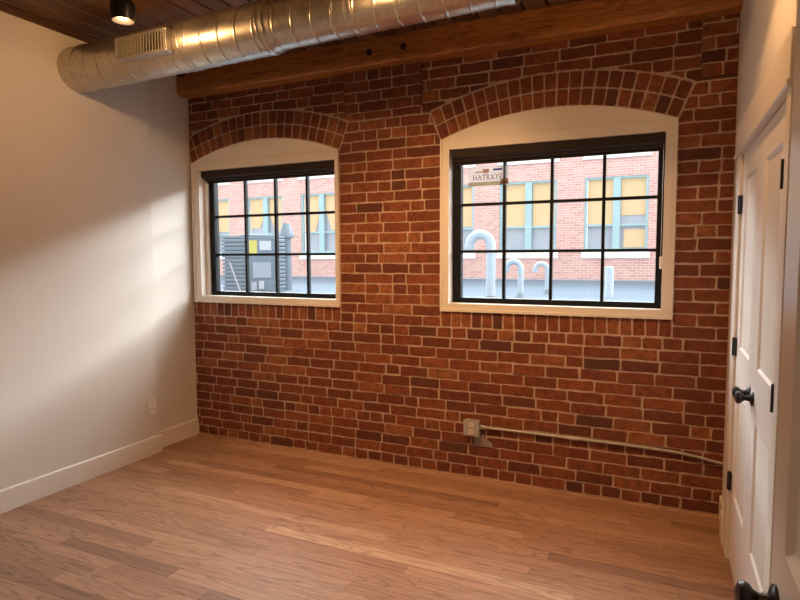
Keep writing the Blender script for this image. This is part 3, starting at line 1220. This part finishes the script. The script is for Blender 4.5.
mb = MB()
mb.box(-30, 60, FY - 0.03, FY, ROOF, ROOF + 0.04)
mb.build('flashing', mat('roof_flashing', (0.30, 0.31, 0.34), 0.7), bld)
M['teal'] = mat('teal_window_paint', (0.27, 0.42, 0.44), 0.6)
M['sill'] = mat('sill_stone', (0.78, 0.76, 0.72), 0.8)
M['curt'] = mat('glowing_tan_blind', (0.442, 0.332, 0.178), 0.8)
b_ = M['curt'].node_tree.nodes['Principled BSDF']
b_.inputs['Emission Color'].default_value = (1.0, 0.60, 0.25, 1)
b_.inputs['Emission Strength'].default_value = 0.25  # faint warm glow added to the blinds themselves, like lit windows
M['darkroom'] = mat('dim_pane', (0.30, 0.33, 0.38), 0.3)
rr = random.Random(8)
drops = {2: (0.55, 0.60), 3: (0.66, 0.62), 6: (0.66, 0.64), 7: (0.66, 0.52), 1: (0.6, 0.6), 5: (0.66, 0.62)}
for ri, (za_, zb2) in enumerate(rows):
    for k, (xa, xb) in enumerate(xs):
        mb = MB()
        f = 0.07
        mb.box(xa, xa + f, FY + 0.04, FY + 0.16, za_, zb2)
        mb.box(xb - f, xb, FY + 0.04, FY + 0.16, za_, zb2)
        xm = (xa + xb) / 2 + 0.02
        mb.box(xm - 0.1, xm + 0.1, FY + 0.04, FY + 0.16, za_, zb2)
        mb.box(xa, xb, FY + 0.05, FY + 0.16, za_, za_ + 0.07)
        mb.box(xa, xb, FY + 0.05, FY + 0.16, zb2 - 0.06, zb2)
        zm = za_ + (zb2 - za_) * 0.35
        mb.box(xa, xb, FY + 0.06, FY + 0.15, zm - 0.03, zm + 0.03)
        wf = mb.build('window', M['teal'], bld)
        mb = MB()
        mb.box(xa + f, xb - f, FY + 0.20, FY + 0.21, za_, zb2)
        mb.build('pane', M['darkroom'], wf)
        for s_, (p, q) in enumerate(((xa + f, xm - 0.1), (xm + 0.1, xb - f))):
            d = drops.get(k, (0.6, 0.6))[s_] if ri == 0 else rr.uniform(0.3, 0.7)
            mb = MB()
            zd = zb2 - (zb2 - za_) * d
            if k in (2, 3) and ri == 0:      # curtains drawn aside
                sl = [(p + 0.01, zb2 - 0.02), (p + 0.01, zd), (p + (q - p) * 0.62, zd), (q - 0.01, zb2 - (zb2 - za_) * 0.30), (q - 0.01, zb2 - 0.02)]
                if s_ == 1:
                    sl = [(p + q - a_, b2) for a_, b2 in sl]
                mb.prism(sl, 1, FY + 0.17, FY + 0.185)
            else:
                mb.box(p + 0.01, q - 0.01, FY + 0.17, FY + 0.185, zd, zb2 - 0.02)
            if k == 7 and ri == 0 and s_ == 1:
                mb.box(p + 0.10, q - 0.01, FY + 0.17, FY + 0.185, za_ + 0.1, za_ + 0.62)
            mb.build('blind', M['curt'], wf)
        mb = MB()
        mb.box(xa - 0.06, xb + 0.06, FY - 0.06, FY + 0.12, za_ - 0.21, za_)
        mb.build('sill', M['sill'], bld)

M['pvc'] = mat('pale_pipe', (0.289, 0.357, 0.408), 0.5)
def gooseneck(x, y, r, h, bend, label, turn=PI):
    o = empty('gooseneck_pipe', (x, y, ROOF))
    tag(o, label, 'vent pipe', 'gooseneck vent pipes')
    mb = MB()
    d = Vector((math.cos(turn), math.sin(turn), 0))
    p0 = Vector((x, y, ROOF))
    path = [p0, p0 + Vector((0, 0, h - bend))]
    n = 16
    for k in range(1, n + 1):
        t = PI * k / n
        path.append(p0 + Vector((0, 0, h - bend + bend * math.sin(t))) + d * (bend - bend * math.cos(t)))
    path.append(path[-1] + Vector((0, 0, -0.05)))
    mb.tube(path, r, 18)
    mb.build('pipe', M['pvc'], o, smooth=True)
    mb = MB()
    e = path[-1]
    mb.lathe(tuple(e), (0, 0, 1), [(-0.004, r * 0.92), (0.0, r * 1.16), (0.05, r * 1.16), (0.052, r)], 18)
    mb.build('hood_lip', M['pvc'], o, smooth=True)
    mb = MB()
    mb.lathe((x, y, ROOF), (0, 0, 1), [(0, r * 1.9), (0.015, r * 1.8), (0.05, r * 1.15), (0.08, r * 1.05)], 18)
    mb.build('roof_boot', mat('rubber_boot', (0.16, 0.18, 0.2), 0.8), o, smooth=True)
GOOSE = [(1.18, 5.2, 0.075, 1.06, 0.175, 'large pale gooseneck vent pipe, tallest of the roof pipes'),
         (1.48, 6.0, 0.050, 0.62, 0.125, 'small pale gooseneck pipe beside the large one on the roof'),
         (1.69, 7.3, 0.045, 0.57, 0.115, 'smallest gooseneck pipe, third from the large one on the roof')]
for g in GOOSE:
    gooseneck(g[0], g[1], g[2], g[3], g[4], g[5])
sp = MB()
sp.lathe((2.83, 6.9, ROOF), (0, 0, 1), [(0, 0.085), (0.02, 0.075), (0.50, 0.075), (0.52, 0.068), (0.535, 0.04)], 20)
sp_o = sp.build('vent_pipe', M['pvc'], smooth=True)
tag(sp_o, 'straight pale vent pipe with a capped top standing alone on the roof', 'vent pipe')

# condensing unit
AX, AY = -3.80, 5.66
M['ac'] = mat('condenser_grey', (0.072, 0.106, 0.140), 0.6)
M['acd'] = mat('condenser_dark', (0.043, 0.061, 0.081), 0.7)
ac = empty('air_conditioner', (AX, AY, ROOF))
tag(ac, 'grey louvered outdoor air conditioner unit with a yellow sticker, on the roof', 'air conditioner')
ACZ0, ACZ1 = ROOF + 0.02, ROOF + 1.13
# plan: unit turned so its chamfered service corner faces the window
fwd = Vector((3.71 - AX, -3.82 - AY, 0)).normalized()      # towards the small window
ang0 = math.atan2(fwd.y, fwd.x)
def acp(u, v):
    """u: to the viewer's right, v: towards the viewer"""
    rt = Vector((-fwd.y, fwd.x, 0))
    p = Vector((AX, AY, 0)) + rt * u + fwd * v
    return p.x, p.y
plan = [(-0.66, 0.05), (-0.215, 0.42), (0.335, 0.42), (0.54, 0.16), (0.44, -0.45), (-0.20, -0.70)]
mb = MB()
ins = [(u * 0.95, v * 0.95) for u, v in plan]
mb.prism([acp(*p) for p in ins], 2, ACZ0, ACZ1 - 0.03)
mb.build('cabinet', M['acd'], ac)
mb = MB()
mb.prism([acp(*p) for p in plan], 2, ACZ1 - 0.05, ACZ1)
mb.build('top_cover', M['ac'], ac, bevel=0.008)
mb = MB()
mb.prism([acp(*p) for p in plan], 2, ACZ0, ACZ0 + 0.06)
mb.build('base_pan', M['ac'], ac, bevel=0.008)
mb = MB()
for a, b in ((0, 1), (2, 3), (3, 4), (4, 5), (5, 0)):
    pa, pb = Vector(acp(*plan[a])), Vector(acp(*plan[b]))
    nl = 13
    dv = (pb - pa).normalized()
    nrm = Vector((dv.y, -dv.x))
    if nrm.dot(pa - Vector((AX, AY))) < 0:
        nrm = -nrm
    for k in range(nl):
        zz = ACZ0 + 0.09 + (ACZ1 - ACZ0 - 0.18) * k / (nl - 1)
        i = len(mb.v)
        for p in (pa, pb):
            for off, dz in ((0.0, 0.030), (0.016, 0.010), (0.016, -0.022), (-0.02, 0.0)):
                mb.vert((p.x + nrm.x * off, p.y + nrm.y * off, zz + dz))
        for q in range(4):
            q2 = (q + 1) % 4
            mb.face((i + q, i + q2, i + 4 + q2, i + 4 + q))
        mb.face((i, i + 1, i + 2, i + 3))
        mb.face((i + 4, i + 5, i + 6, i + 7))
mb.build('louvers', M['ac'], ac)
def acplate(u0, u1, z0, z1, d, name, m, bev=0.0):
    mb = MB()
    pts = [acp(u0, 0.42), acp(u1, 0.42), acp(u1, 0.42 + d), acp(u0, 0.42 + d)]
    mb.prism(pts, 2, z0, z1)
    return mb.build(name, m, ac, bevel=bev)
acplate(-0.215, 0.335, ACZ0 + 0.05, ACZ1 - 0.04, 0.012, 'service_panel', M['ac'], 0.004)
acplate(-0.20, 0.0, ACZ1 - 0.37, ACZ1 - 0.09, 0.016, 'yellow_sticker', mat('yellow_sticker', (0.354, 0.321, 0.043), 0.6))
acplate(0.05, 0.27, ACZ1 - 0.28, ACZ1 - 0.10, 0.016, 'white_label', mat('white_label', (0.321, 0.345, 0.371), 0.6))
acplate(-0.09, 0.26, ACZ1 - 0.82, ACZ1 - 0.52, 0.05, 'access_cover', mat('pale_cover', (0.177, 0.211, 0.253), 0.5), 0.006)
acplate(-0.12, -0.02, ACZ1 - 1.06, ACZ1 - 0.90, 0.06, 'disconnect_box', mat('pale_box', (0.219, 0.245, 0.269), 0.6), 0.006)
acplate(0.02, 0.12, ACZ1 - 1.04, ACZ1 - 0.88, 0.05, 'junction_box', mat('white_box', (0.279, 0.303, 0.329), 0.6), 0.006)
mb = MB()
mb.lathe((*acp(0, -0.1), ACZ1), (0, 0, 1), [(0, 0.36), (0.02, 0.36), (0.035, 0.30), (0.04, 0.02)], 32)
mb.build('fan_grille', M['acd'], ac)
# leaning white pipe in front of it
a0, b0 = acp(-0.31, 0.56), acp(-0.52, 0.50)
mb = MB()
mb.tube([(a0[0], a0[1], ROOF), (b0[0], b0[1], ROOF + 0.62)], 0.014, 10)
wp = mb.build('drain_pipe', mat('white_pipe', (0.25, 0.24, 0.23), 0.5))
tag(wp, 'thin white pipe leaning against the air conditioner on the roof', 'pipe')
# flue with conical hood
fl = empty('flue', (-3.75, 6.6, ROOF - 0.03))
tag(fl, 'grey round flue with a conical hood standing behind the air conditioner', 'flue')
M['flue'] = mat('flue_steel', (0.10, 0.135, 0.17), 0.6, 0.0)
mb = MB()
mb.lathe((-3.75, 6.6, ROOF - 0.03), (0, 0, 1), [(0, 0.10), (1.20, 0.10)], 22)
mb.build('flue_pipe', M['flue'], fl, smooth=True)
mb = MB()
mb.lathe((-3.75, 6.6, ROOF - 0.03 + 1.16), (0, 0, 1), [(0, 0.10), (0.0, 0.165), (0.05, 0.17), (0.08, 0.155), (0.29, 0.085), (0.31, 0.075), (0.315, 0.01)], 24)
mb.build('hood', M['flue'], fl, smooth=True)
